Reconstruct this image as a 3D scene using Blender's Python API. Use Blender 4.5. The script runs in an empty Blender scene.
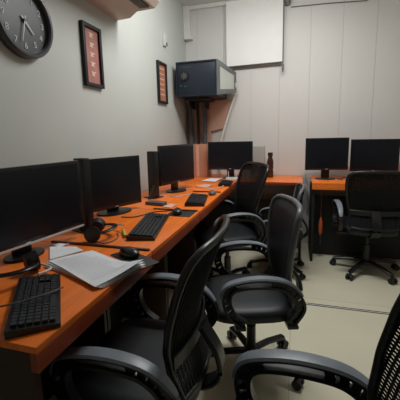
import bpy, bmesh, math, random
from mathutils import Vector, Matrix
random.seed(4)
C = bpy.context.scene.collection
R = math.radians
XL, XR, YB, YF, ZC = -1.22, 2.3, 3.65, -1.6, 2.65   # room shell
DZ = 0.78                                            # desk height

# ------------------------------------------------------------------ materials
def mat(name, col, rough=.5, metal=0., var=.0, vscale=8., bump=0., bscale=200., spec=.5, emit=None, alpha=None, coat=0.):
    m = bpy.data.materials.new(name); m.use_nodes = True
    nt = m.node_tree; b = nt.nodes['Principled BSDF']
    b.inputs['Base Color'].default_value = (*col, 1); b.inputs['Roughness'].default_value = rough
    b.inputs['Metallic'].default_value = metal; b.inputs['Specular IOR Level'].default_value = spec
    b.inputs['Coat Weight'].default_value = coat
    tc = nt.nodes.new('ShaderNodeTexCoord')
    if var:
        n = nt.nodes.new('ShaderNodeTexNoise'); n.inputs['Scale'].default_value = vscale; n.inputs['Detail'].default_value = 4
        r = nt.nodes.new('ShaderNodeValToRGB')
        r.color_ramp.elements[0].position = .3; r.color_ramp.elements[1].position = .7
        r.color_ramp.elements[0].color = tuple(c*(1-var) for c in col)+(1,)
        r.color_ramp.elements[1].color = tuple(min(1, c*(1+var)) for c in col)+(1,)
        nt.links.new(tc.outputs['Object'], n.inputs['Vector']); nt.links.new(n.outputs['Fac'], r.inputs['Fac'])
        nt.links.new(r.outputs['Color'], b.inputs['Base Color'])
    if bump:
        n2 = nt.nodes.new('ShaderNodeTexNoise'); n2.inputs['Scale'].default_value = bscale
        bp = nt.nodes.new('ShaderNodeBump'); bp.inputs['Strength'].default_value = bump; bp.inputs['Distance'].default_value = .002
        nt.links.new(tc.outputs['Object'], n2.inputs['Vector']); nt.links.new(n2.outputs['Fac'], bp.inputs['Height'])
        nt.links.new(bp.outputs['Normal'], b.inputs['Normal'])
    if emit:
        b.inputs['Emission Color'].default_value = (*emit, 1); b.inputs['Emission Strength'].default_value = 1
    if alpha is not None: b.inputs['Alpha'].default_value = alpha
    return m

def wood(name, col, rough=.35):
    m = mat(name, col, rough); nt = m.node_tree; b = nt.nodes['Principled BSDF']
    tc = nt.nodes.new('ShaderNodeTexCoord'); mp = nt.nodes.new('ShaderNodeMapping'); mp.inputs['Scale'].default_value = (18, 1.4, 18)
    n = nt.nodes.new('ShaderNodeTexNoise'); n.inputs['Scale'].default_value = 3; n.inputs['Detail'].default_value = 6; n.inputs['Distortion'].default_value = .6
    r = nt.nodes.new('ShaderNodeValToRGB')
    r.color_ramp.elements[0].position = .3; r.color_ramp.elements[1].position = .72
    r.color_ramp.elements[0].color = tuple(c*.82 for c in col)+(1,); r.color_ramp.elements[1].color = tuple(c*1.1 for c in col)+(1,)
    nt.links.new(tc.outputs['Object'], mp.inputs[0]); nt.links.new(mp.outputs[0], n.inputs['Vector'])
    nt.links.new(n.outputs['Fac'], r.inputs['Fac']); nt.links.new(r.outputs[0], b.inputs['Base Color'])
    return m

M = dict(
    wall=mat('painted_plaster', (.55,.57,.54), .55, var=.04, vscale=1.6, bump=.15, bscale=60),
    panel=mat('wall_panel', (.70,.68,.655), .5, var=.03, vscale=1.2),
    groove=mat('panel_groove', (.62,.59,.55), .8),
    ceil=mat('ceiling_paint', (.72,.71,.68), .8, var=.02),
    floor=mat('beige_floor_tile', (.72,.68,.52), .38, var=.05, vscale=2.2),
    trunk=mat('white_trunking', (.76,.75,.71), .5, var=.03),
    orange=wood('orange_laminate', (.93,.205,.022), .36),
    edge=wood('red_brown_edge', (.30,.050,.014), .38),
    darkwood=wood('dark_wood_panel', (.040,.015,.008), .5),
    blackpanel=mat('black_panel', (.006,.006,.006), .6, var=.2),
    brownpanel=mat('brown_modesty_panel', (.060,.048,.038), .7, var=.15),
    plastic=mat('black_plastic', (.010,.010,.011), .35, var=.1),
    matte=mat('matte_black_plastic', (.009,.009,.010), .6, var=.1),
    screen=mat('dark_screen', (.008,.009,.013), .28, var=.05, spec=.35),
    bezel=mat('gloss_bezel', (.010,.010,.012), .25, var=.05),
    silver=mat('silver_strip', (.62,.62,.62), .4, metal=.0, var=.05),
    key=mat('keycap', (.018,.020,.024), .45, var=.1),
    pad=mat('armrest_rubber', (.19,.215,.25), .36, var=.08, vscale=20),
    padrim=mat('grey_frame_plastic', (.12,.13,.14), .35, var=.05),
    paleglass=mat('pale_glass', (.55,.57,.53), .3, var=.04),
    seat=mat('seat_fabric', (.009,.012,.016), .48, var=.15, vscale=30, bump=.3, bscale=400),
    mesh=mat('chair_mesh', (.005,.006,.007), .7, var=.15, spec=.3),
    chrome=mat('chair_metal', (.2,.2,.2), .3, metal=.9, var=.05),
    paper=mat('white_paper', (.80,.82,.86), .7, var=.03, vscale=12),
    print_=mat('print_grey', (.58,.60,.63), .8, var=.1),
    pink=mat('pinkish_paper', (.72,.40,.30), .7, var=.05),
    white=mat('white_plastic', (.62,.62,.60), .4, var=.04),
    cable=mat('grey_cable', (.10,.10,.11), .5, var=.1),
    acw=mat('aged_white_plastic', (.52,.44,.38), .45, var=.04),
    clockface=mat('clock_face', (.055,.062,.065), .4, var=.06),
    rim=mat('clock_rim', (.055,.057,.068), .3, var=.05),
    numeral=mat('numeral_white', (.66,.68,.66), .6, var=.03),
    poster=mat('poster_red', (.42,.17,.15), .55, var=.12, vscale=14),
    poster2=mat('poster_orange', (.42,.17,.11), .55, var=.12, vscale=18),
    cream=mat('poster_cream', (.72,.52,.36), .6, var=.1),
    rack=mat('rack_steel', (.014,.021,.036), .4, var=.1),
    rackd=mat('rack_dark', (.008,.010,.012), .5, var=.1),
    glass=mat('tinted_glass', (.12,.14,.14), .12, var=.05, alpha=.75),
    grey=mat('grey_steel', (.16,.17,.17), .4, metal=.2, var=.06),
    green=mat('led_green', (.02,.12,.09), .4, var=.02),
    card=mat('brown_cardboard', (.50,.24,.15), .75, var=.1, vscale=5),
    board=mat('brown_board', (.62,.36,.27), .6, var=.15, vscale=4),
    beige=mat('beige_plastic', (.42,.42,.39), .5, var=.03),
    bottle=mat('dark_bottle', (.055,.022,.015), .2, var=.1),
    blind=mat('white_blind', (.88,.88,.86), .6, var=.015),
    stain=mat('yellow_sticker', (.45,.45,.10), .6, var=.03),
    orangebag=mat('orange_cloth', (.60,.11,.025), .7, var=.15),
)
# floor: add faint tile joints
nt = M['floor'].node_tree; b = nt.nodes['Principled BSDF']
tc = nt.nodes.new('ShaderNodeTexCoord'); br = nt.nodes.new('ShaderNodeTexBrick')
br.offset = 0; br.inputs['Scale'].default_value = 1; br.inputs['Brick Width'].default_value = 1.2; br.inputs['Row Height'].default_value = 1.2
br.inputs['Mortar Size'].default_value = .0025; br.inputs['Color1'].default_value = (1,1,1,1); br.inputs['Color2'].default_value = (.97,.97,.97,1); br.inputs['Mortar'].default_value = (.72,.7,.66,1)
mx = nt.nodes.new('ShaderNodeMix'); mx.data_type = 'RGBA'; mx.blend_type = 'MULTIPLY'; mx.inputs[0].default_value = 1
src = b.inputs['Base Color'].links[0].from_socket
nt.links.new(tc.outputs['Object'], br.inputs['Vector']); nt.links.new(src, mx.inputs[6]); nt.links.new(br.outputs['Color'], mx.inputs[7])
nt.links.new(mx.outputs[2], b.inputs['Base Color'])

# ------------------------------------------------------------------ mesh helpers
class MB:
    def __init__(s): s.bm = bmesh.new()
    def box(s, c, d, rot=None, bev=0.):
        r = bmesh.ops.create_cube(s.bm, size=1); vs = r['verts']
        m = Matrix.Translation(c) @ (rot.to_4x4() if rot else Matrix()) @ Matrix.Diagonal((*d, 1))
        bmesh.ops.transform(s.bm, matrix=m, verts=vs)
        if bev:
            es = list({e for v in vs for e in v.link_edges})
            bmesh.ops.bevel(s.bm, geom=es, offset=bev, segments=2, affect='EDGES', profile=.6)
        return s
    def cyl(s, a, b_, r, r2=None, seg=20):
        a = Vector(a); b_ = Vector(b_); d = b_-a
        q = bmesh.ops.create_cone(s.bm, cap_ends=True, segments=seg, radius1=r, radius2=r if r2 is None else r2, depth=d.length)
        bmesh.ops.transform(s.bm, matrix=Matrix.Translation((a+b_)/2) @ d.to_track_quat('Z','Y').to_matrix().to_4x4(), verts=q['verts'])
        return s
    def tube(s, pts, r, seg=8, flat=None, closed=False, up=Vector((0,0,1))):
        """sweep a round (or flat=(w,t) rectangular) section along pts"""
        P = [Vector(p) for p in pts]; n = len(P); rings = []
        for i, p in enumerate(P):
            if closed: t = P[(i+1) % n]-P[i-1]
            else: t = P[min(i+1, n-1)]-P[max(i-1, 0)]
            t.normalize()
            u = up - t*up.dot(t)
            if u.length < 1e-3: u = Vector((1,0,0)) - t*t.x
            u.normalize(); w = t.cross(u)
            ri = r[i] if isinstance(r, (list, tuple)) else r
            ring = []
            if flat:
                fw, ft = flat
                k = min(fw, ft)*.3
                prof = [(-fw/2+k,-ft/2),(fw/2-k,-ft/2),(fw/2,-ft/2+k),(fw/2,ft/2-k),(fw/2-k,ft/2),(-fw/2+k,ft/2),(-fw/2,ft/2-k),(-fw/2,-ft/2+k)]
                for a, b2 in prof: ring.append(s.bm.verts.new(p + w*a + u*b2))
            else:
                for k in range(seg):
                    an = 2*math.pi*k/seg
                    ring.append(s.bm.verts.new(p + (w*math.cos(an)+u*math.sin(an))*ri))
            rings.append(ring)
        m = len(rings[0])
        for i in range(n if closed else n-1):
            A, B = rings[i], rings[(i+1) % n]
            for k in range(m): s.bm.faces.new((A[k], A[(k+1)%m], B[(k+1)%m], B[k]))
        if not closed:
            s.bm.faces.new(rings[0][::-1]); s.bm.faces.new(rings[-1])
        return s
    def lathe(s, prof, seg=24, c=(0,0,0)):
        c = Vector(c); rings = []
        for r, z in prof: rings.append([s.bm.verts.new(c+Vector((r*math.cos(2*math.pi*k/seg), r*math.sin(2*math.pi*k/seg), z))) for k in range(seg)])
        for A, B in zip(rings, rings[1:]):
            for k in range(seg): s.bm.faces.new((A[k], A[(k+1)%seg], B[(k+1)%seg], B[k]))
        s.bm.faces.new(rings[0][::-1]); s.bm.faces.new(rings[-1]); return s
    def prism(s, poly, vec):
        """extrude a 3D polygon along vec"""
        v = Vector(vec); A = [s.bm.verts.new(p) for p in poly]; B = [s.bm.verts.new(Vector(p)+v) for p in poly]; n = len(A)
        s.bm.faces.new(A[::-1]); s.bm.faces.new(B)
        for k in range(n): s.bm.faces.new((A[k], A[(k+1)%n], B[(k+1)%n], B[k]))
        return s
    def ball(s, c, d, seg=16):
        q = bmesh.ops.create_uvsphere(s.bm, u_segments=seg, v_segments=seg//2+2, radius=1)
        bmesh.ops.transform(s.bm, matrix=Matrix.Translation(c) @ Matrix.Diagonal((*d, 1)), verts=q['verts']); return s
    def build(s, name, m, parent=None, smooth=True):
        bmesh.ops.recalc_face_normals(s.bm, faces=s.bm.faces)
        me = bpy.data.meshes.new(name); s.bm.to_mesh(me); s.bm.free()
        me.materials.append(m if not isinstance(m, str) else M[m])
        if smooth:
            me.polygons.foreach_set('use_smooth', [True]*len(me.polygons)); me.set_sharp_from_angle(angle=R(38))
        o = bpy.data.objects.new(name, me); C.objects.link(o)
        if parent: o.parent = parent
        return o

def tag(o, label, cat, group=None, kind=None):
    o['label'] = label; o['category'] = cat
    if group: o['group'] = group
    if kind: o['kind'] = kind
    return o
def thing(name, loc, rz, label, cat, group=None):
    o = bpy.data.objects.new(name, None); C.objects.link(o); o.location = loc; o.rotation_euler = (0,0,R(rz)); o.empty_display_size = .1
    return tag(o, label, cat, group)
def struct(name, mb, m):
    o = mb.build(name, m, smooth=False); o['kind'] = 'structure'; return o
def place(o, loc, rz=0): o.location = loc; o.rotation_euler = (0,0,R(rz)); return o
def copy_tree(o, parent=None):
    c = o.copy(); C.objects.link(c); c.parent = parent
    for ch in list(o.children): copy_tree(ch, c)
    return c
def text_mesh(txt, size, ext=.001):
    cu = bpy.data.curves.new('t', 'FONT'); cu.body = txt; cu.size = size; cu.extrude = ext; cu.align_x = 'CENTER'; cu.align_y = 'CENTER'
    o = bpy.data.objects.new('t', cu); C.objects.link(o); bpy.context.view_layer.update()
    me = bpy.data.meshes.new_from_object(o.evaluated_get(bpy.context.evaluated_depsgraph_get()))
    bpy.data.objects.remove(o); return me
def spline(pts, n=8):
    P = [Vector(p) for p in pts]; P = [P[0]*2-P[1]] + P + [P[-1]*2-P[-2]]; out = []
    for i in range(1, len(P)-2):
        for k in range(n):
            t = k/n; a, b_, c, d = P[i-1], P[i], P[i+1], P[i+2]
            out.append(.5*((2*b_)+(c-a)*t+(2*a-5*b_+4*c-d)*t*t+(3*b_-a-3*c+d)*t**3))
    out.append(P[-2]); return out

# ------------------------------------------------------------------ room shell
struct('floor', MB().box(((XL+XR)/2,(YB+YF)/2,-.05), (XR-XL+.2,YB-YF+.2,.1)), 'floor')
struct('ceiling', MB().box(((XL+XR)/2,(YB+YF)/2,ZC+.05), (XR-XL+.2,YB-YF+.2,.1)), 'ceil')
struct('wall_left', MB().box((XL-.05,(YB+YF)/2,ZC/2), (.1,YB-YF+.2,ZC)), 'wall')
struct('wall_right', MB().box((XR+.05,(YB+YF)/2,ZC/2), (.1,YB-YF+.2,ZC)), 'wall')
struct('wall_front', MB().box(((XL+XR)/2,YF-.05,ZC/2), (XR-XL,.1,ZC)), 'wall')
mb = MB(); x = .132-.3045*5
while x < XR:
    x0 = max(x+.0012, XL); x1 = min(x+.3045-.0012, XR)
    if x1 > x0: mb.box(((x0+x1)/2, YB+.02, ZC/2), (x1-x0, .04, ZC), bev=.0012)
    x += .3045
struct('wall_back', mb, 'panel')
struct('trim_1', MB().box(((XL+XR)/2,YB+.030,ZC/2), (XR-XL+.1,.05,ZC)), 'groove')       # backing seen in the panel grooves
mb = MB(); mb.box((XL+.035, YB-.03, ZC-.16), (.07,.06,.32), bev=.004); mb.box((XL+.05, YB-.035, ZC-.335), (.09,.07,.035), bev=.003)
struct('trim_2', mb, 'trunk')                                                          # trunking dropping in the corner
struct('trim_3', MB().box(((XL+.07+XR)/2, YB-.02, ZC-.02), (XR-XL-.07,.04,.04), bev=.003), 'trunk')
mb = MB(); mb.box((.6, 2.305-.011, .0015), (2.6,.006,.003)); mb.box((.6, 2.305+.009, .0015), (2.6,.005,.003))
struct('trim_4', mb, 'blackpanel')                                                     # dark double joint across the floor
struct('trim_5', MB().box((.6, 2.303, .001), (2.6,.012,.002)), 'silver')

# ------------------------------------------------------------------ things on the walls
# clock
ck = thing('wall_clock', (XL,1.268,1.782), 0, 'round dark wall clock with pale numerals, high on the left wall', 'clock')
def ring_x(r0, r1, x0, x1, n=56):
    mb = MB(); prof = [(r0,x0),(r1,x0),(r1,x1-.008),(r1-.006,x1),(r0+.006,x1),(r0,x1-.006)]; rings = []
    for k in range(n):
        a = 2*math.pi*k/n; rings.append([mb.bm.verts.new((x, r*math.cos(a), r*math.sin(a))) for r, x in prof])
    m_ = len(prof)
    for k in range(n):
        A, B = rings[k], rings[(k+1)%n]
        for j in range(m_): mb.bm.faces.new((A[j], A[(j+1)%m_], B[(j+1)%m_], B[j]))
    return mb
ring_x(.142,.166,0,.045).build('rim', 'rim', ck)
MB().cyl((0,0,0),(.020,0,0),.144, seg=56).build('face', 'clockface', ck)
for h in range(1, 13):
    a = R(h*30); o = bpy.data.objects.new('numeral', text_mesh(str(h), .040)); C.objects.link(o); o.parent = ck
    o.data.materials.append(M['numeral']); o.location = (.0215, .112*math.sin(a), .112*math.cos(a)); o.rotation_euler = (R(90),0,R(90))
def hand(ang, L, w, x):
    a = R(ang); d = Vector((0, math.sin(a), math.cos(a))); s = Vector((0, d.z, -d.y))
    mb = MB(); pts = [Vector((x,0,0))-d*.02-s*w, Vector((x,0,0))-d*.02+s*w, Vector((x,0,0))+d*L+s*w*.4, Vector((x,0,0))+d*L-s*w*.4]
    return mb.prism(pts, (.0015,0,0))
hand(136, .072, .005, .025).build('hour_hand', 'numeral', ck); hand(194, .100, .0035, .028).build('minute_hand', 'numeral', ck)
MB().cyl((.02,0,0),(.032,0,0),.007).build('hub', 'rim', ck)

def frame(y0, y1, z0, z1, pm, label, rows):
    t = thing('picture_frame', (XL,(y0+y1)/2,(z0+z1)/2), 0, label, 'picture', None)
    w, h = y1-y0, z1-z0; b_ = .022
    mb = MB()
    for s in (-1,1):
        mb.box((.012, s*(w/2-b_/2), 0), (.024,b_,h), bev=.002); mb.box((.0115, 0, s*(h/2-b_/2)), (.022,w-b_*2,b_), bev=.002)
    mb.build('border', 'matte', t)
    pr = MB().box((.005,0,0), (.008,w-b_*2+.004,h-b_*2+.004)).build('print', pm, t)
    for k in range(rows):
        z = h*.34 - k*h*.62/(rows-1); mb = MB()
        if rows < 6:
            wv = w*.28; mb.prism([(.0095,-wv*.5,z+h*.035),(.0095,wv*.5,z+h*.035),(.0095,wv*.5,z+h*.015),(.0095,wv*.15,z+h*.01),(.0095,wv*.3,z-h*.04),(.0095,-wv*.35,z-h*.03),(.0095,-wv*.2,z+h*.01)], (.001,0,0))
        else: mb.box((.0095, random.uniform(-.01,.01), z), (.001, w*.55, h*.025))
        mb.build('printed_mark', 'cream', pr, smooth=False)
    return t
frame(1.705,1.895,1.555,1.92,'poster','black framed narrow red poster with a column of pale marks, between clock and wall box',5)
frame(2.79,2.995,1.545,1.92,'poster2','black framed narrow orange poster with many pale lines, next to the corner rack',6)

# small wall switch / sensor
t = thing('wall_sensor', (XL,2.99,2.14), 0, 'small white wall sensor box above the framed orange poster', 'sensor')
MB().box((.012,0,0), (.024,.055,.11), bev=.006).build('body', 'white', t)
MB().box((.026,.018,-.035), (.008,.03,.03), bev=.003).build('lens', 'grey', t)

# air conditioner
t = thing('air_conditioner', (XL,1.70,2.2), 0, 'aged white split air conditioner mounted high on the left wall', 'air conditioner')
prof = [(0,-.145),(.10,-.14),(.155,-.105),(.29,-.10),(.325,-.06),(.325,.09),(.29,.14),(0,.15)]
MB().prism([(x,-.45,z) for x, z in prof], (0,.90,0)).build('casing', 'acw', t)
MB().box((.235,.0,-.104), (.07,.80,.012), bev=.003).build('air_flap', 'brownpanel', t)
mb = MB(); mb.box((.328,0,.02), (.006,.86,.12), bev=.002); mb.build('front_panel', 'white', t)

# roller blind
bl = thing('roller_blind', (-.440,YB-.055,2.28), 0, 'white pulled down blind with a grey bottom bar on the panelled wall', 'blind')
MB().box((0,0,.02), (.59,.004,.66)).build('blind_fabric', 'blind', bl)
MB().tube([(-.290,0,-.313),(.300,0,-.305)], .007, 10).build('bottom_bar', 'cable', bl)
MB().cyl((.303,-.005,.34),(.303,-.005,-.31),.0045, seg=8).build('pull_cord', 'grey', bl)
mb = MB(); mb.lathe([(.004,0),(.011,-.015),(.011,-.055),(.006,-.085)][::-1], 12, (.303,-.005,-.318)); mb.build('cord_weight', 'grey', bl)
MB().cyl((-.30,.02,.345),(.30,.02,.345),.020).build('roller', 'trunk', bl)
t = thing('round_bracket', (-.105,YB-.01,2.565), 0, 'small round grey fitting beside the top of the blind', 'fitting')
mb = MB(); mb.cyl((0,.01,0),(0,-.03,0),.036, seg=24); mb.cyl((0,-.03,0),(0,-.045,0),.024,.018, seg=24); mb.build('cap', 'grey', t)
o = MB().tube([(-.07,YB-.008,2.515),(.30,YB-.008,2.505),(.638,YB-.008,2.485),(.645,YB-.008,2.50),(.645,YB-.008,2.60)], .004, 8).build('wall_cable', 'cable')
tag(o, 'thin grey cable running along the top of the panelled wall', 'cable')

# wall rack in the corner
rk = thing('network_rack', (-.955,3.15,1.63), 0, 'dark wall mounted network rack box in the corner, door swung open', 'rack')
W, D, H = .42, .48, .335
mb = MB(); t_ = .012
mb.box((0,D/2,t_/2),(W,D,t_)); mb.box((0,D/2,H-t_/2),(W,D,t_))
for s in (-1,1): mb.box((s*(W/2-t_/2),D/2,H/2),(t_,D,H-2*t_))
mb.box((0,D-t_/2,H/2),(W-2*t_,t_,H-2*t_)); mb.build('cabinet_shell', 'rack', rk, smooth=False)
fp = MB().box((0,.018,H/2),(W-2*t_,.012,H-2*t_), bev=.002).build('face_plate', 'rack', rk)
mb = MB(); mb.cyl((-.125,.012,.20),(-.125,.002,.20),.048, seg=28); mb.build('fan_ring', 'rackd', fp)
mb = MB()
for k in range(7):
    a = k*2*math.pi/7; mb.box((-.125+.024*math.cos(a),.0,.20+.024*math.sin(a)), (.026,.003,.010), Matrix.Rotation(-a+.5,3,'Y'))
mb.cyl((-.125,.004,.20),(-.125,-.002,.20),.013, seg=16); mb.build('fan_blades', 'cable', fp)
mb = MB(); mb.cyl((-.16,.012,.105),(-.16,.006,.105),.010, seg=12); mb.box((-.115,.010,.10),(.03,.006,.012)); mb.build('status_light', 'green', fp)
mb = MB()
for k in range(6): mb.box((-.15+.02*k,.011,.285),(.010,.004,.006))
mb.build('vent_slots', 'cable', fp)
dr = bpy.data.objects.new('rack_door', None); C.objects.link(dr)
bpy.data.objects.remove(dr)
mb = MB(); ang = math.atan2(.40,.115); q = Matrix.Rotation(ang,3,'Z'); o0 = Vector((W/2+.006,.0,0))
def dpt(l, z): return o0 + q @ Vector((l,0,0)) + Vector((0,0,z))
def dquad(mb, a, b_, w0, w1):      # tapered frame rail from a to b in door coordinates (length, height)
    n_ = q @ Vector((0,1,0)); pa = [dpt(a[0], a[1]), dpt(b_[0], b_[1]), dpt(b_[0], b_[1]+w1), dpt(a[0], a[1]+w0)]
    mb.prism([p-n_*.006 for p in pa], n_*.012)
dquad(mb, (0,0), (.41,.055), .05, .04); dquad(mb, (0,.285), (.41,.225), .05, .04)
dquad(mb, (0,.05), (.05,.055), .235, .225); dquad(mb, (.365,.09), (.41,.095), .142, .13)
dr = mb.build('door', 'grey', rk, False)
mb = MB(); n_ = q @ Vector((0,1,0)); mb.prism([dpt(.05,.05)-n_*.002, dpt(.37,.088)-n_*.002, dpt(.37,.235)-n_*.002, dpt(.05,.285)-n_*.002], n_*.004); mb.build('door_glass', 'paleglass', dr, False)
mb = MB(); mb.box(dpt(.405,.13)+Vector((.008,-.010,0)), (.02,.02,.05), q, bev=.003); mb.build('door_latch', 'white', dr)
# shelf bracket below the rack
t = thing('wall_bracket', (-.955,3.3,1.63), 0, 'black steel bracket carrying the corner rack', 'bracket')
mb = MB(); mb.box((-.05,.15,-.0125),(.26,.28,.02), bev=.003)
for s in (-.160,.005): mb.prism([(s-.012,.28,-.02),(s-.012,.10,-.02),(s-.012,.28,-.10)], (.024,0,0))
mb.build('bracket_frame', 'rackd', t)
# cables / conduits hanging down
def cond(x0, x1, r, z0, z1, m, label, name='cable_bundle'):
    o = MB().tube(spline([(x0,3.565,z0),(x0+.005,3.575,(z0+z1)/2+.1),(x1,3.57,z1)],8), r, 12).build(name, m); return tag(o, label, 'cable')
cond(-1.165,-1.145,.028,1.60,.785,'cable','grey cable bundle hanging nearest the corner below the rack')
cond(-1.075,-1.055,.016,1.60,.785,'rackd','dark cable hanging between two grey bundles below the rack')
cond(-.995,-.990,.026,1.60,.785,'cable','grey cable bundle hanging in front of the brown board')
o = MB().tube(spline([(-.62,3.595,1.72),(-.66,3.595,1.62),(-.77,3.595,1.30),(-.82,3.595,1.10),(-.82,3.595,.80)],8), .014, 8).build('white_cable', 'trunk')
tag(o, 'pale cable slanting down the wall from the right end of the rack', 'cable')
o = MB().prism([(-1.12,3.615,.7805),(-.93,3.615,.7805),(-.93,3.615,1.28),(-.79,3.615,1.31),(-.69,3.615,1.625),(-1.12,3.615,1.625)], (0,.03,0)).build('brown_board', 'board', None, False)
tag(o, 'brown board standing against the back wall below the rack', 'board')

# ------------------------------------------------------------------ desks
def desk(y0, y1, label, first=False):
    t = thing('computer_desk', (0,0,0), 0, label, 'desk', 'orange topped desks along the left wall')
    x0, x1 = XL+.01, -.552
    t.location = (x0, y0, 0); w, d = x1-x0, y1-y0
    MB().box((w/2,d/2,DZ-.009),(w-.001,d-.001,.018), bev=.002).build('desk_top', 'orange', t)
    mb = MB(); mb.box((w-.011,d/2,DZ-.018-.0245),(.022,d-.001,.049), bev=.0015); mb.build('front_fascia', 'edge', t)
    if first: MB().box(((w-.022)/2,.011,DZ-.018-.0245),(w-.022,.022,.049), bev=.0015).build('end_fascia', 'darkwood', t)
    for yy in (.034 if first else .012, d-.012):
        pw = w-.04 if first and yy < .1 else .42
        MB().box((pw/2, yy, (DZ-.0185)/2),(pw,.02,DZ-.0185), bev=.001).build('side_panel', 'darkwood', t)
    MB().box((.10,d/2,.385),(.016,d-.05,.75)).build('modesty_panel', 'blackpanel', t)
    return t
desk(.521,1.142,'nearest orange topped desk by the left wall, stacked papers on it',True)
desk(1.146,1.832,'second orange topped desk by the left wall, long black keyboard along it')
desk(1.836,2.478,'third orange topped desk by the left wall, under the middle monitor with the slim tower')
desk(2.482,3.088,'farthest orange topped desk of the left row, running into the back desk')
# cable slot strips on the seams
for y, xs, n in ((1.144,-1.05,'nearest dark strip where the first and second desks meet'),(1.834,-.86,'dark strip where the second and third desks meet'),(2.48,-.80,'thin dark strip where the third and fourth desks meet')):
    o = MB().box(((xs-.565)/2,y,DZ+.0038),(-.565-xs,.014,.007), bev=.001).build('joint_strip', 'darkwood'); tag(o, n, 'strip', 'strips on the desk joints')
def bdesk(x0, x1, y0, y1, label, panel):
    t = thing('computer_desk', (x0,y0,0), 0, label, 'desk'); w, d = x1-x0, y1-y0
    MB().box((w/2,d/2,DZ-.009),(w,d,.018), bev=.002).build('desk_top', 'orange', t)
    if x0 > 0: MB().box((w/2,.011,DZ-.018-.0225),(w-.001,.022,.045), bev=.0015).build('front_fascia', 'orange', t)
    else: MB().box((w/2,-.004,DZ-.0125),(w-.001,.008,.025), bev=.0015).build('edge_band', 'edge', t)
    for xx in (.014, w-.014): MB().box((xx,d/2+.01,(DZ-.063)/2),(.024,d-.05,DZ-.063), bev=.001).build('side_panel', 'blackpanel', t)
    MB().box((w/2,d-.09 if x0 < 0 else .25,(panel)/2+.015),(w-.056,.016,panel)).build('modesty_panel', 'brownpanel' if x0 < 0 else 'blackpanel', t)
    return t
bdesk(-1.20,.085,3.10,3.646,'orange topped desk along the back wall behind the tall mesh chair',.50)
bdesk(.165,1.55,3.10,3.62,'orange topped desk on the right under two monitors',.60)

# ------------------------------------------------------------------ monitors
def monitor(cx, cy, rz, w, z0, z1, label, base=.10, strip=False, neck=.0):
    t = thing('monitor', (cx,cy,DZ+.0006), rz, label, 'monitor', 'black monitors on the desks')
    zb, zt = z0-DZ, z1-DZ; h = zt-zb
    mb = MB(); mb.box((0,0,(zb+zt)/2),(.022,w,h), bev=.004); mb.box((-.022,0,(zb+zt)/2-.01),(.03,w*.62,h*.62), bev=.012); cs = mb.build('casing', 'bezel', t)
    MB().box((.0115,0,(zb+zt)/2+.004),(.002,w-.026,h-.034)).build('screen', 'screen', t)
    if strip: MB().box((.0125,0,zb+.004),(.003,w-.004,.008)).build('lower_strip', 'silver', cs)
    MB().box((.013,0,zb+.010),(.001,.022,.004)).build('badge', 'silver', cs)
    mb = MB(); mb.box((-.035,0,(zb+.06)/2+.006),(.022,.078,zb+.05), bev=.006); mb.build('stand_neck', 'plastic', t)
    mb = MB(); mb.lathe([(base*.98,0),(base,.004),(base*.97,.010),(base*.5,.014),(.02,.016)], 32); b_ = mb.build('stand_base', 'plastic', t); b_.location = (-.02,0,0); b_.scale = (.85,1.15,1)
    return t
monitor(-1.013,.969,-9.5,.58,.832,1.143,'large black monitor at the left edge, nearest the camera, pale lower strip',.07,True)
monitor(-1.05,1.697,-24.7,.385,.814,1.124,'second black monitor along the left row, on a round glossy base',.10)
monitor(-.93,2.475,-17,.46,.856,1.168,'third black monitor along the left row, before the cardboard box',.09)
monitor(-.648,3.31,-85,.47,.872,1.166,'black monitor in the far left corner facing the camera, below the blind',.09)
monitor(.303,3.36,-81,.405,.872,1.186,'left one of the two black monitors on the right desk',.085)
monitor(.742,3.45,-97,.42,.850,1.165,'right one of the two monitors on the right desk, partly behind the chair',.085)

# slim towers beside the monitors
def tower(x, y, rz, label, hh=.35, foot=False):
    t = thing('slim_computer', (x,y,DZ), rz, label, 'computer', None)
    MB().box((-.025,0,hh/2+.006),(.07,.045,hh), bev=.004).build('case', 'matte', t)
    MB().box((.0115,0,hh/2+.006),(.005,.040,hh-.01), bev=.002).build('front_panel', 'plastic', t)
    mb = MB(); mb.prism([(-.08,-.05,0),(.03,-.05,0),(.03,.05,0),(-.08,.05,0)], (0,0,.006))
    if foot: mb.prism([(-.005,-.022,.006),(-.005,-.09,.006),(-.005,-.022,.10)], (.02,0,0))
    mb.build('foot', 'plastic', t)
    return t
tower(-.985,1.335,-20,'slim black upright computer squeezed between the two nearest monitors',.36)
tower(-1.0,2.19,-20,'slim black upright computer left of the third monitor, on a splayed foot',.345,True)

# ------------------------------------------------------------------ desk items
def keyboard(cx, cy, rz, L, Wd, label):
    t = thing('keyboard', (cx,cy,DZ), rz, label, 'keyboard', 'black keyboards on the left desks')
    MB().prism([(-L/2,-Wd/2,.001),(-L/2,Wd/2,.001),(-L/2,Wd/2,.022),(-L/2,-Wd/2,.012)], (L,0,0)).build('body', 'plastic', t, False)
    mb = MB(); rows = 6; cols = 18; kw = (L-.02)/cols; kh = (Wd-.02)/rows
    tl = Matrix.Rotation(math.atan2(.010,Wd),3,'X')
    for r in range(rows):
        for c in range(cols):
            if c in (14,) and r in (1,2) : continue
            if r == 0 and 4 <= c <= 8:
                if c == 6: mb.box((-L/2+.01+(c+.5)*kw, -Wd/2+.01+(r+.5)*kh, .0165+.010*(r+.5)/rows), (kw*4.8,kh*.8,.007), tl)
                continue
            mb.box((-L/2+.01+(c+.5)*kw, -Wd/2+.01+(r+.5)*kh, .0165+.010*(r+.5)/rows), (kw*.82,kh*.8,.007), tl)
    mb.build('keycaps', 'key', t, False)
    return t
keyboard(-.700,.685,130,.318,.122,'black keyboard nearest the camera, lying askew at the desk end')
keyboard(-.706,1.455,103,.42,.13,'black keyboard along the second desk, behind the stacked papers')
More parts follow.
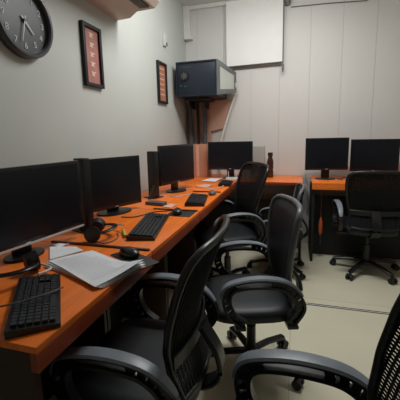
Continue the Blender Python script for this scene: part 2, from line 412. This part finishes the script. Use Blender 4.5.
keyboard(-.655,2.12,101,.34,.13,'black keyboard on the third desk, in front of the slim tower')
keyboard(-.610,2.90,95,.26,.11,'small black keyboard on the farthest desk of the left row')

def mouse(x, y, rz, label, m='plastic', z=DZ+.003):
    t = thing('computer_mouse', (x,y,z), rz, label, 'mouse')
    mb = MB(); mb.ball((0,0,.012),(.052,.030,.022), 20)
    for v in mb.bm.verts: v.co.z = max(v.co.z, 0)
    mb.build('shell', m, t)
    MB().cyl((.026,-.003,.029),(.026,.003,.029),.006).build('scroll_wheel', 'cable', t)
    return t
def pad(x, y, rz, a, b_, label):
    o = MB().box((0,0,.0015),(a,b_,.003), bev=.001).build('mouse_pad', 'matte'); place(o, (x,y,DZ), rz); return tag(o, label, 'mouse pad')
pad(-.585,1.050,-28,.21,.085,'black mouse pad poking over the nearest desk edge by the papers'); mouse(-.615,1.07,-25,'black mouse on the pad beside the stacked papers')
pad(-.645,1.755,0,.15,.13,'black mouse pad at the far end of the second desk'); mouse(-.665,1.745,110,'black mouse on the pad beyond the long keyboard')
mouse(-.61,2.38,100,'dark mouse near the far end of the third desk', 'cable', DZ)

# papers
def sheet(poly, n, curl, label, name='paper_stack', m='paper', thick=.012, lines=True, cat='paper', z0=0.):
    """quad of four corners, surface slightly wavy, with thickness; loose sheet edges fan below"""
    A, B, C_, D_ = [Vector((*p, 0)) for p in poly]; c = (A+B+C_+D_)/4
    t = thing(name, (c.x,c.y,DZ+z0), 0, label, cat); nx, ny = 16, 12
    def S(u, v):
        p = A.lerp(B,u).lerp(D_.lerp(C_,u), v) - c
        return p + Vector((0,0,curl*(.5+.5*math.sin(u*5.+v*2.5))*(.25+u*v*1.0) + curl*.8*max(0,u-.75)*4*v))
    for k in range(n):
        mb = MB(); zt = .001+thick*(k+1)/n; ang = R((k-n+1)*-2.6); rot = Matrix.Rotation(ang,3,'Z'); bm = mb.bm
        top = [[None]*(ny+1) for _ in range(nx+1)]; bot = [[None]*(ny+1) for _ in range(nx+1)]; h = thick/n*.8
        for i in range(nx+1):
            for j in range(ny+1):
                p = rot @ S(i/nx, j/ny); off = p.z*(k+1)/n
                top[i][j] = bm.verts.new((p.x,p.y,zt+off)); bot[i][j] = bm.verts.new((p.x,p.y,zt+off-h))
        for i in range(nx):
            for j in range(ny):
                bm.faces.new((top[i][j],top[i+1][j],top[i+1][j+1],top[i][j+1])); bm.faces.new((bot[i][j],bot[i][j+1],bot[i+1][j+1],bot[i+1][j]))
        for i in range(nx):
            bm.faces.new((top[i][0],bot[i][0],bot[i+1][0],top[i+1][0])); bm.faces.new((top[i][ny],top[i+1][ny],bot[i+1][ny],bot[i][ny]))
        for j in range(ny):
            bm.faces.new((top[0][j],top[0][j+1],bot[0][j+1],bot[0][j])); bm.faces.new((top[nx][j],bot[nx][j],bot[nx][j+1],top[nx][j+1]))
        sh = mb.build('sheet', m if k or n == 1 else 'board', t)
    if lines:
        mb = MB(); bm = mb.bm
        for r_ in range(15):
            u0 = .12+r_*.052; prev = None; vend = .9-random.random()*.25
            for s in range(13):
                v = .1+(vend-.1)*s/12
                q = []
                for du in (0,.010):
                    p = S(u0+du, v); q.append(bm.verts.new((p.x,p.y,.001+thick+p.z+.0008)))
                if prev: bm.faces.new((prev[0],prev[1],q[1],q[0]))
                prev = q
        mb.build('printed_lines', 'print_', sh, False)
    return t
sheet([(-.875,.925),(-.580,.790),(-.490,.945),(-.775,1.055)], 4, .018, 'stack of white printed papers with curled corners on the nearest desk')
sheet([(-1.0,1.075),(-.895,.955),(-.815,1.06),(-.885,1.10)], 1, .003, 'white booklet lying under the nearest monitor, beside the papers', 'booklet', 'paper', .006, False, 'booklet')
sheet([(-1.02,1.10),(-.96,1.09),(-.94,1.125),(-1.0,1.13)], 1, .003, 'small pale paper slip behind the booklet on the nearest desk', 'paper_slip', 'paper', .003, False)
sheet([(-.86,2.72),(-.74,2.66),(-.70,2.80),(-.80,2.88)], 1, .004, 'pinkish paper sheet on the farthest desk of the left row', 'paper_sheet', 'pink', .004, False)
sheet([(-.88,3.02),(-.74,3.00),(-.70,3.18),(-.84,3.2)], 2, .008, 'white papers below the corner monitor', 'paper_stack', 'paper', .010, False)
sheet([(-.83,1.90),(-.76,1.88),(-.75,1.97),(-.81,2.00)], 1, .002, 'pale paper slip in front of the second slim computer', 'paper_slip', 'pink', .003, False)

# headsets
def headset(x, y, rz, label, cable):
    t = thing('headset', (x,y,DZ), rz, label, 'headset', 'black headsets on the desks')
    pts = [(.075*math.sin(a), -.075*math.cos(a), .035+.012*math.sin(a)) for a in [R(-0+180*k/16) for k in range(17)]]
    pts = [(p[0]*1.15,p[1],p[2]) for p in pts]
    MB().tube(pts, 0, flat=(.022,.008)).build('headband', 'plastic', t)
    for s in (-1,1):
        e = MB().cyl((-.005,s*.085,.038),(-.005,s*.056,.036),.036,.032, seg=24).build('ear_cup', 'plastic', t)
        MB().cyl((-.005,s*.058,.037),(-.005,s*.046,.036),.033,.027, seg=24).build('ear_cushion', 'matte', e)
    MB().tube(spline([(0,.08,.03),(.05,.11,.02),(.10,.085,.03),(.12,.05,.035)],6), .004, 8).build('microphone', 'silver', t)
    c = MB().tube(spline(cable,8), .0025, 6).build('cord', 'cable', t)
    return t
headset(-.915,.80,-30,'black headset with its cord looping over the nearest keyboard',[(0,-.08,.020),(.06,-.12,.030),(.18,-.16,.040),(.27,-.09,.040),(.28,.02,.036),(.22,.09,.010)])
headset(-.888,1.255,25,'black headset lying at the joint of the two nearest desks',[(0,-.08,.012),(.04,-.11,.004),(.08,-.09,.004),(.10,-.03,.004),(.09,.03,.004)])
t = thing('power_adapter', (-1.12,.70,DZ), 80, 'black power adapter with a thick lead under the nearest monitor', 'adapter')
MB().box((0,0,.02),(.10,.055,.038), bev=.005).build('brick', 'plastic', t)
MB().tube(spline([(.05,0,.02),(.09,.02,.03),(.12,-.04,.012),(.10,-.11,.005)],8), .004, 8).build('lead', 'plastic', t)
t = thing('power_adapter', (-.90,1.96,DZ), -10, 'flat grey adapter box beside the second slim computer', 'adapter')
MB().box((0,0,.012),(.14,.06,.022), bev=.004).build('brick', 'cable', t)
# highlighter by the second headset
o = MB().cyl((0,-.05,.008),(0,.05,.008),.008, seg=12).build('highlighter_pen', 'stain'); place(o, (-.775,1.31,DZ), 35); tag(o, 'yellow green pen next to the headset on the second desk', 'pen')
# cables on the desks
def cab(pts, label, m='cable', r=.003):
    o = MB().tube(spline([(x,y,DZ+z) for x, y, z in pts],8), r, 6).build('desk_cable', m); return tag(o, label, 'cable')
cab([(-.96,1.60,.004),(-.88,1.62,.004),(-.82,1.75,.004),(-.76,1.79,.004),(-.70,1.80,.008)],'black lead running from the second monitor to its mouse','plastic')
cab([(-.93,2.28,.004),(-.86,2.22,.004),(-.82,2.30,.004),(-.76,2.34,.004),(-.74,2.36,.004),(-.67,2.37,.008)],'white lead curling across the third desk','white')
cab([(-.90,2.60,.004),(-.82,2.56,.004),(-.74,2.58,.004),(-.66,2.64,.004),(-.62,2.70,.004),(-.60,2.76,.010)],'white lead curling across the farthest desk','white')
cab([(.41,3.40,.007),(.44,3.30,.012),(.47,3.36,.02),(.52,3.30,.01),(.58,3.36,.006)],'black lead lying between the two right monitors','plastic',.006)
cab([(.36,3.46,.03),(.43,3.40,.045),(.50,3.45,.02),(.56,3.42,.03)],'white lead lying between the two right monitors','white',.003)

# far corner items
t = thing('cardboard_box', (-1.02,3.44,DZ), 0, 'brown cardboard box on the back desk behind the third monitor', 'box')
mb = MB(); mb.box((0,0,.18),(.21,.16,.36), bev=.003); mb.build('carton', 'card', t)
MB().box((0,-.0808,.18),(.03,.001,.35)).build('tape', 'pink', t)
t = thing('router', (-.60,3.17,DZ), 10, 'small white router at the foot of the corner monitor', 'router')
MB().box((0,0,.015),(.13,.09,.026), bev=.006).build('body', 'white', t)
for s in (-.04,.04): MB().cyl((s,.04,.02),(s,.045,.09),.004,.003, seg=8).build('antenna', 'white', t)
t = thing('white_adapter', (-.45,3.20,DZ), 0, 'white plug adapter right of the corner monitor stand', 'adapter')
MB().box((0,0,.03),(.04,.035,.06), bev=.006).build('body', 'white', t)
MB().tube(spline([(0,0,.06),(.0,.02,.085),(-.04,.03,.06),(-.05,.03,.01)],6), .003, 6).build('lead', 'white', t)
t = thing('old_monitor', (-.39,3.505,DZ), 0, 'pale grey box shaped display behind the corner monitor', 'display')
MB().box((0,0,.205),(.17,.05,.25), bev=.006).build('casing', 'beige', t)
MB().box((0,0,.045),(.04,.03,.09)).build('stand_neck', 'beige', t); MB().box((0,0,.006),(.13,.08,.012), bev=.003).build('stand_base', 'beige', t)
MB().box((0,-.0255,.21),(.15,.002,.22)).build('screen_cover', 'beige', t)
t = thing('water_bottle', (-.244,3.44,DZ), 0, 'dark brown bottle standing on the back desk', 'bottle')
MB().lathe([(.030,0),(.034,.006),(.034,.07),(.029,.085),(.034,.10),(.034,.165),(.027,.195),(.021,.21),(.021,.225)], 24).build('body', 'bottle', t)
MB().cyl((0,0,.225),(0,0,.262),.026, seg=20).build('cap', 'matte', t)

# right desk extras
o = MB().tube(spline([(.115,3.60,.80),(.12,3.60,.70),(.135,3.58,.62),(.15,3.60,.42)],8), .007, 10).build('hanging_cable', 'white'); tag(o, 'white cable hanging in the gap between the back desk and right desk', 'cable')
t = thing('orange_bag', (.262,3.24,0), 0, 'small orange bag hanging under the right desk', 'bag')
MB().lathe([(.008,.24),(.018,.27),(.020,.33),(.014,.39),(.006,.42)], 16).build('pouch', 'orangebag', t)
MB().cyl((0,0,.42),(0,0,.715),.003, seg=6).build('strap', 'orangebag', t)
MB().lathe([(.012,.14),(.017,.16),(.016,.22),(.008,.24)], 16).build('tip', 'rack', t)

# ------------------------------------------------------------------ chairs
BACK_CURVE = [(.47,-.215),(.56,-.185),(.64,-.180),(.74,-.205),(.84,-.240),(.93,-.275),(1.0,-.30)]
def back_x(z):                       # lumbar curve of the backrest, chair faces +x
    pts = BACK_CURVE
    for (a, xa), (b_, xb) in zip(pts, pts[1:]):
        if z <= b_: u = (z-a)/(b_-a); u = max(0,u); return xa+(xb-xa)*u
    return pts[-1][1]
def back_w(z):
    pts = [(.47,.175),(.54,.182),(.62,.190),(.74,.213),(.84,.226),(.90,.228),(.935,.218),(.955,.190)]
    for (a, wa), (b_, wb) in zip(pts, pts[1:]):
        if z <= b_: u = max(0,(z-a)/(b_-a)); return wa+(wb-wa)*u
    return pts[-1][1]
def bow(y): return .035*(y/.2)**2    # wraps forward at the sides
def make_chair(solid=False):
    t = thing('office_chair', (0,0,0), 0, '', 'chair')
    # base
    bs = MB(); bs.cyl((0,0,.065),(0,0,.135),.035,.030, seg=20)
    base = bs.build('base', 'plastic', t)
    for k in range(5):
        a = R(72*k-2); d = Vector((math.cos(a), math.sin(a), 0))
        MB().tube([d*.02+Vector((0,0,.105)), d*.14+Vector((0,0,.098)), d*.27+Vector((0,0,.072))], 0, flat=(.042,.026)).build('base_leg', 'plastic', t)
        n = Vector((-d.y, d.x, 0)); p = d*.275
        mb = MB()
        for s in (-1,1): mb.cyl(p+n*s*.008+Vector((0,0,.026)), p+n*s*.026+Vector((0,0,.026)), .026, seg=18)
        mb.cyl(p+Vector((0,0,.03)), p+Vector((0,0,.07)), .008, seg=10); mb.box(p+Vector((0,0,.045)), (.03,.03,.02), Matrix.Rotation(a,3,'Z'), bev=.006)
        mb.build('caster', 'matte', t)
    MB().cyl((0,0,.12),(0,0,.26),.026, seg=20).cyl((0,0,.26),(0,0,.39),.016, seg=20).build('gas_lift', 'plastic', t)
    MB().box((-.01,0,.385),(.20,.14,.035), bev=.008).build('tilt_mechanism', 'matte', t)
    MB().tube([(.02,-.06,.385),(.03,-.20,.375),(.03,-.235,.375)], .006, 8).build('height_lever', 'plastic', t)
    # seat: domed superellipse
    mb = MB(); bm = mb.bm; N = 40
    def ring(s, z, dz=0):
        out = []
        for k in range(N):
            a = 2*math.pi*k/N; c_, s_ = math.cos(a), math.sin(a); e = .55
            x = .235*s*math.copysign(abs(c_)**e, c_)+.02; y = .235*s*math.copysign(abs(s_)**e, s_)
            out.append(bm.verts.new((x, y, z - (.025*max(0,(x-.16)/.1)**2 if z > .42 else 0))))
        return out
    rs = [ring(.90,.402), ring(.98,.412), ring(1,.432), ring(.985,.452), ring(.93,.466), ring(.80,.474), ring(.5,.472), ring(.2,.470)]
    for A, B in zip(rs, rs[1:]):
        for k in range(N): bm.faces.new((A[k], A[(k+1)%N], B[(k+1)%N], B[k]))
    bm.faces.new(rs[0][::-1]); bm.faces.new(rs[-1]); mb.build('seat', 'seat', t)
    # backrest
    zs = [.47+.485*k/24 for k in range(25)]
    left = [Vector((back_x(z)+bow(back_w(z)), back_w(z), z)) for z in zs]; right = [Vector((p.x,-p.y,p.z)) for p in left]
    topc = [Vector((back_x(.962)+bow(y), y, .962+.006*(1-(y/.17)**2))) for y in (.16,.10,0,-.10,-.16)]
    botc = [Vector((back_x(.46)+bow(y), y, .462)) for y in (-.10,0,.10)]
    outline = left + topc + right[::-1] + botc
    bk = MB().tube(outline, .015 if solid else .012, 10, closed=True, up=Vector((1,0,0))).build('back_frame', 'padrim' if solid else 'plastic', t)
    th = .022 if solid else .003
    mb = MB(); bm = mb.bm
    if solid:
        nu, nv = 16, 30; F = []; Bk = []
        for j in range(nv+1):
            z = .468+.490*j/nv; fr = []; bb = []
            for i in range(nu+1):
                s = -1+2*i/nu; y = s*(back_w(z)-.004); x = back_x(z)+bow(y)
                edge = (1-s**4)*min(1, (j/nv)*(1-j/nv)*14)
                fr.append(bm.verts.new((x+.004+.020*edge, y, z))); bb.append(bm.verts.new((x-.004-.006*edge, y, z)))
            F.append(fr); Bk.append(bb)
        for j in range(nv):
            for i in range(nu):
                bm.faces.new((F[j][i],F[j][i+1],F[j+1][i+1],F[j+1][i])); bm.faces.new((Bk[j][i],Bk[j+1][i],Bk[j+1][i+1],Bk[j][i+1]))
        for j in range(nv):
            bm.faces.new((F[j][0],F[j+1][0],Bk[j+1][0],Bk[j][0])); bm.faces.new((F[j][nu],Bk[j][nu],Bk[j+1][nu],F[j+1][nu]))
        for i in range(nu):
            bm.faces.new((F[0][i],Bk[0][i],Bk[0][i+1],F[0][i+1])); bm.faces.new((F[nv][i],F[nv][i+1],Bk[nv][i+1],Bk[nv][i]))
        mb.build('back_cushion', 'seat', t)
    else:
        z = .475                                     # woven mesh: horizontal bands crossed by upright ribs
        while z < .955:
            w = back_w(z)-.004; pts = [Vector((back_x(z)+bow(y), y, z)) for y in [w*(-1+2*i/10) for i in range(11)]]
            mb.tube(pts, 0, flat=(.0070,.0016), up=Vector((1,0,0))); z += .0078
        for k in range(-12, 13):
            y = k*.0175; pts = [Vector((back_x(z)+bow(y)-.002, y, z)) for z in zs if back_w(z) > abs(y)]
            if len(pts) > 2: mb.tube(pts, 0, flat=(.0125,.0016), up=Vector((1,0,0)))
        mb.build('back_mesh', 'mesh', t, False)
        MB().tube([Vector((back_x(.60)-.012+bow(y), y, .60)) for y in [-.185+.37*i/10 for i in range(11)]], 0, flat=(.045,.008), up=Vector((1,0,0))).build('lumbar_band', 'plastic', t)
    MB().tube(spline([(-.06,0,.385),(-.18,0,.385),(-.262,0,.43),(-.262,0,.52),(back_x(.62)-.025,0,.62)],6), 0, flat=(.07,.018), up=Vector((0,0,1)) ).build('back_support', 'plastic', t)
    # armrests: arched ladder loops
    for s in (-1, 1):
        y = s*.255
        outer = spline([(.095,y,.415),(.155,y,.47),(.182,y,.55),(.165,y,.615),(.09,y,.643),(-.01,y,.650),(-.11,y,.632),(-.175,y,.580),(-.205,y,.50),(-.16,y,.42)],7)
        n = len(outer); inner = []
        for i, p in enumerate(outer):
            tg = (outer[min(i+1,n-1)]-outer[max(i-1,0)]).normalized(); nrm = Vector((-tg.z,0,tg.x)); inner.append(p - nrm*-.034 if False else p + (Vector((-.005,y,.50))-p).normalized()*.036)
        mb = MB(); mb.tube(outer, 0, flat=(.034,.014), up=Vector((1,0,0)) if False else Vector((0,1,0)).cross(Vector((1,0,0)))*-1)
        mb = MB()
        def sweep(P):
            rings = []
            for i, p in enumerate(P):
                tg = (P[min(i+1,n-1)]-P[max(i-1,0)]).normalized(); nr = Vector((-tg.z,0,tg.x)); w = Vector((0,1,0))
                rings.append([mb.bm.verts.new(p+w*a+nr*b2) for a, b2 in ((-.016,-.006),(.016,-.006),(.016,.006),(-.016,.006))])
            for A, B in zip(rings, rings[1:]):
                for k in range(4): mb.bm.faces.new((A[k],A[(k+1)%4],B[(k+1)%4],B[k]))
            mb.bm.faces.new(rings[0][::-1]); mb.bm.faces.new(rings[-1])
        sweep(outer); sweep(inner)
        for i in list(range(4, 24, 3)) + list(range(n-26, n-4, 3)):
            a, b_ = outer[i], inner[min(i+2, n-1)]; d = b_-a
            mb.box((a+b_)/2, (.009,.024,d.length), d.to_track_quat('Z','Y').to_matrix())
        mb.box((.10,y*.94,.412),(.05,.07,.016)); mb.box((-.15,y*.94,.412),(.05,.07,.016))
        ar = mb.build('armrest', 'plastic', t)
        P = outer[14:-12]; mb = MB(); rings = []
        for i, p in enumerate(P):
            tg = (P[min(i+1,len(P)-1)]-P[max(i-1,0)]).normalized(); nr = Vector((-tg.z,0,tg.x));  nr = nr if nr.z > 0 else -nr; w = Vector((0,1,0)); e = min(1, .45+.55*math.sin(math.pi*min(1,max(0,i/(len(P)-1))))**.5)
            rings.append([mb.bm.verts.new(p+w*a*e+nr*b2) for a, b2 in ((-.023,.004),(.023,.004),(.025,.007),(.019,.013),(0,.015),(-.019,.013),(-.025,.007))])
        for A, B in zip(rings, rings[1:]):
            for k in range(7): mb.bm.faces.new((A[k],A[(k+1)%7],B[(k+1)%7],B[k]))
        mb.bm.faces.new(rings[0][::-1]); mb.bm.faces.new(rings[-1]); mb.build('arm_pad', 'pad', ar)
    return t
G = 'black office chairs in the room'
mesh_chair = make_chair(False)
BACK_CURVE = [(.47,-.205),(.56,-.185),(.64,-.180),(.74,-.190),(.84,-.205),(.93,-.222),(1.0,-.235)]
solid_chair = make_chair(True)
used = set()
def put(src, x, y, rz, label, sc=1., z=1.):
    o = src if src.name not in used else copy_tree(src); used.add(src.name)
    o.location = (x,y,0); o.rotation_euler = (0,0,R(rz)); o.scale = (sc,sc,sc*z); o['label'] = label; o['group'] = G; return o
put(mesh_chair, -.495,.955,182,'black mesh office chair at the nearest desk, just below the stacked papers, seen side on',1.0,.98)
put(mesh_chair, .04,.55,180,'black mesh office chair in the bottom right corner, cut off by the picture edge')
put(solid_chair, -.200,1.565,198,'black padded office chair with rounded grey rimmed back, in the middle of the floor',.94,1.0)
put(mesh_chair, -.50,2.41,212,'tall black mesh office chair in front of the corner monitor',1.0,1.04)
put(mesh_chair, .635,3.02,92,'black mesh office chair pulled up to the right desk, seen from behind',1.0,.96)
put(solid_chair, -.125,2.86,183,'low black padded office chair mostly hidden behind the grey rimmed chair',.93,.875)

# ------------------------------------------------------------------ lights
def area(name, loc, size, sy, power, col, rot=(0,0,0)):
    l = bpy.data.lights.new(name, 'AREA'); l.shape = 'RECTANGLE'; l.size = size; l.size_y = sy; l.energy = power; l.color = col
    o = bpy.data.objects.new(name, l); C.objects.link(o); o.location = loc; o.rotation_euler = rot; return o
area('ceiling_tube_light', (-.04,2.2,ZC-.06), 1.0, .14, 25, (.985,1.0,.975))
for px_, py_, pw in ((-.55,2.45,8.5),(.0,2.65,6)):
    l = bpy.data.lights.new('ceiling_bulb', 'POINT'); l.energy = pw; l.color = (.97,1.0,.985); l.shadow_soft_size = .10
    o = bpy.data.objects.new('ceiling_bulb', l); C.objects.link(o); o.location = (px_,py_,2.48)
w = bpy.data.worlds.new('World'); bpy.context.scene.world = w; w.use_nodes = True
w.node_tree.nodes['Background'].inputs[0].default_value = (.5,.5,.5,1); w.node_tree.nodes['Background'].inputs[1].default_value = .12

# ------------------------------------------------------------------ camera
f, cx, cy = 319., 200., 185.
ro = R(1.3); n = Vector((-math.sin(ro), -math.cos(ro))); v = Vector((295.-cx, 132.-cy)); pitch = math.atan2(v.dot(n), f)
Zc = Vector((n.x*math.cos(pitch), n.y*math.cos(pitch), -math.sin(pitch)))      # world axes in camera image axes (x right, y down, z forward)
Yc = Vector((v.x, v.y, f)).normalized(); Xc = Yc.cross(Zc)
cam = bpy.data.cameras.new('camera'); co = bpy.data.objects.new('camera', cam); C.objects.link(co)
rows = [Xc, Yc, Zc]
co.matrix_world = Matrix.Translation((0,0,1.25)) @ Matrix([[r.x, -r.y, -r.z] for r in rows]).to_4x4()
cam.sensor_fit = 'HORIZONTAL'; cam.sensor_width = 36; cam.lens = 36*f/400; cam.shift_x = 0; cam.shift_y = -(200-cy)/400
cam.clip_start = .02
bpy.context.scene.camera = co
vs = bpy.context.scene.view_settings; vs.view_transform = 'Standard'; vs.look = 'None'; vs.gamma = 1; vs.exposure = 0; vs.use_curve_mapping = False
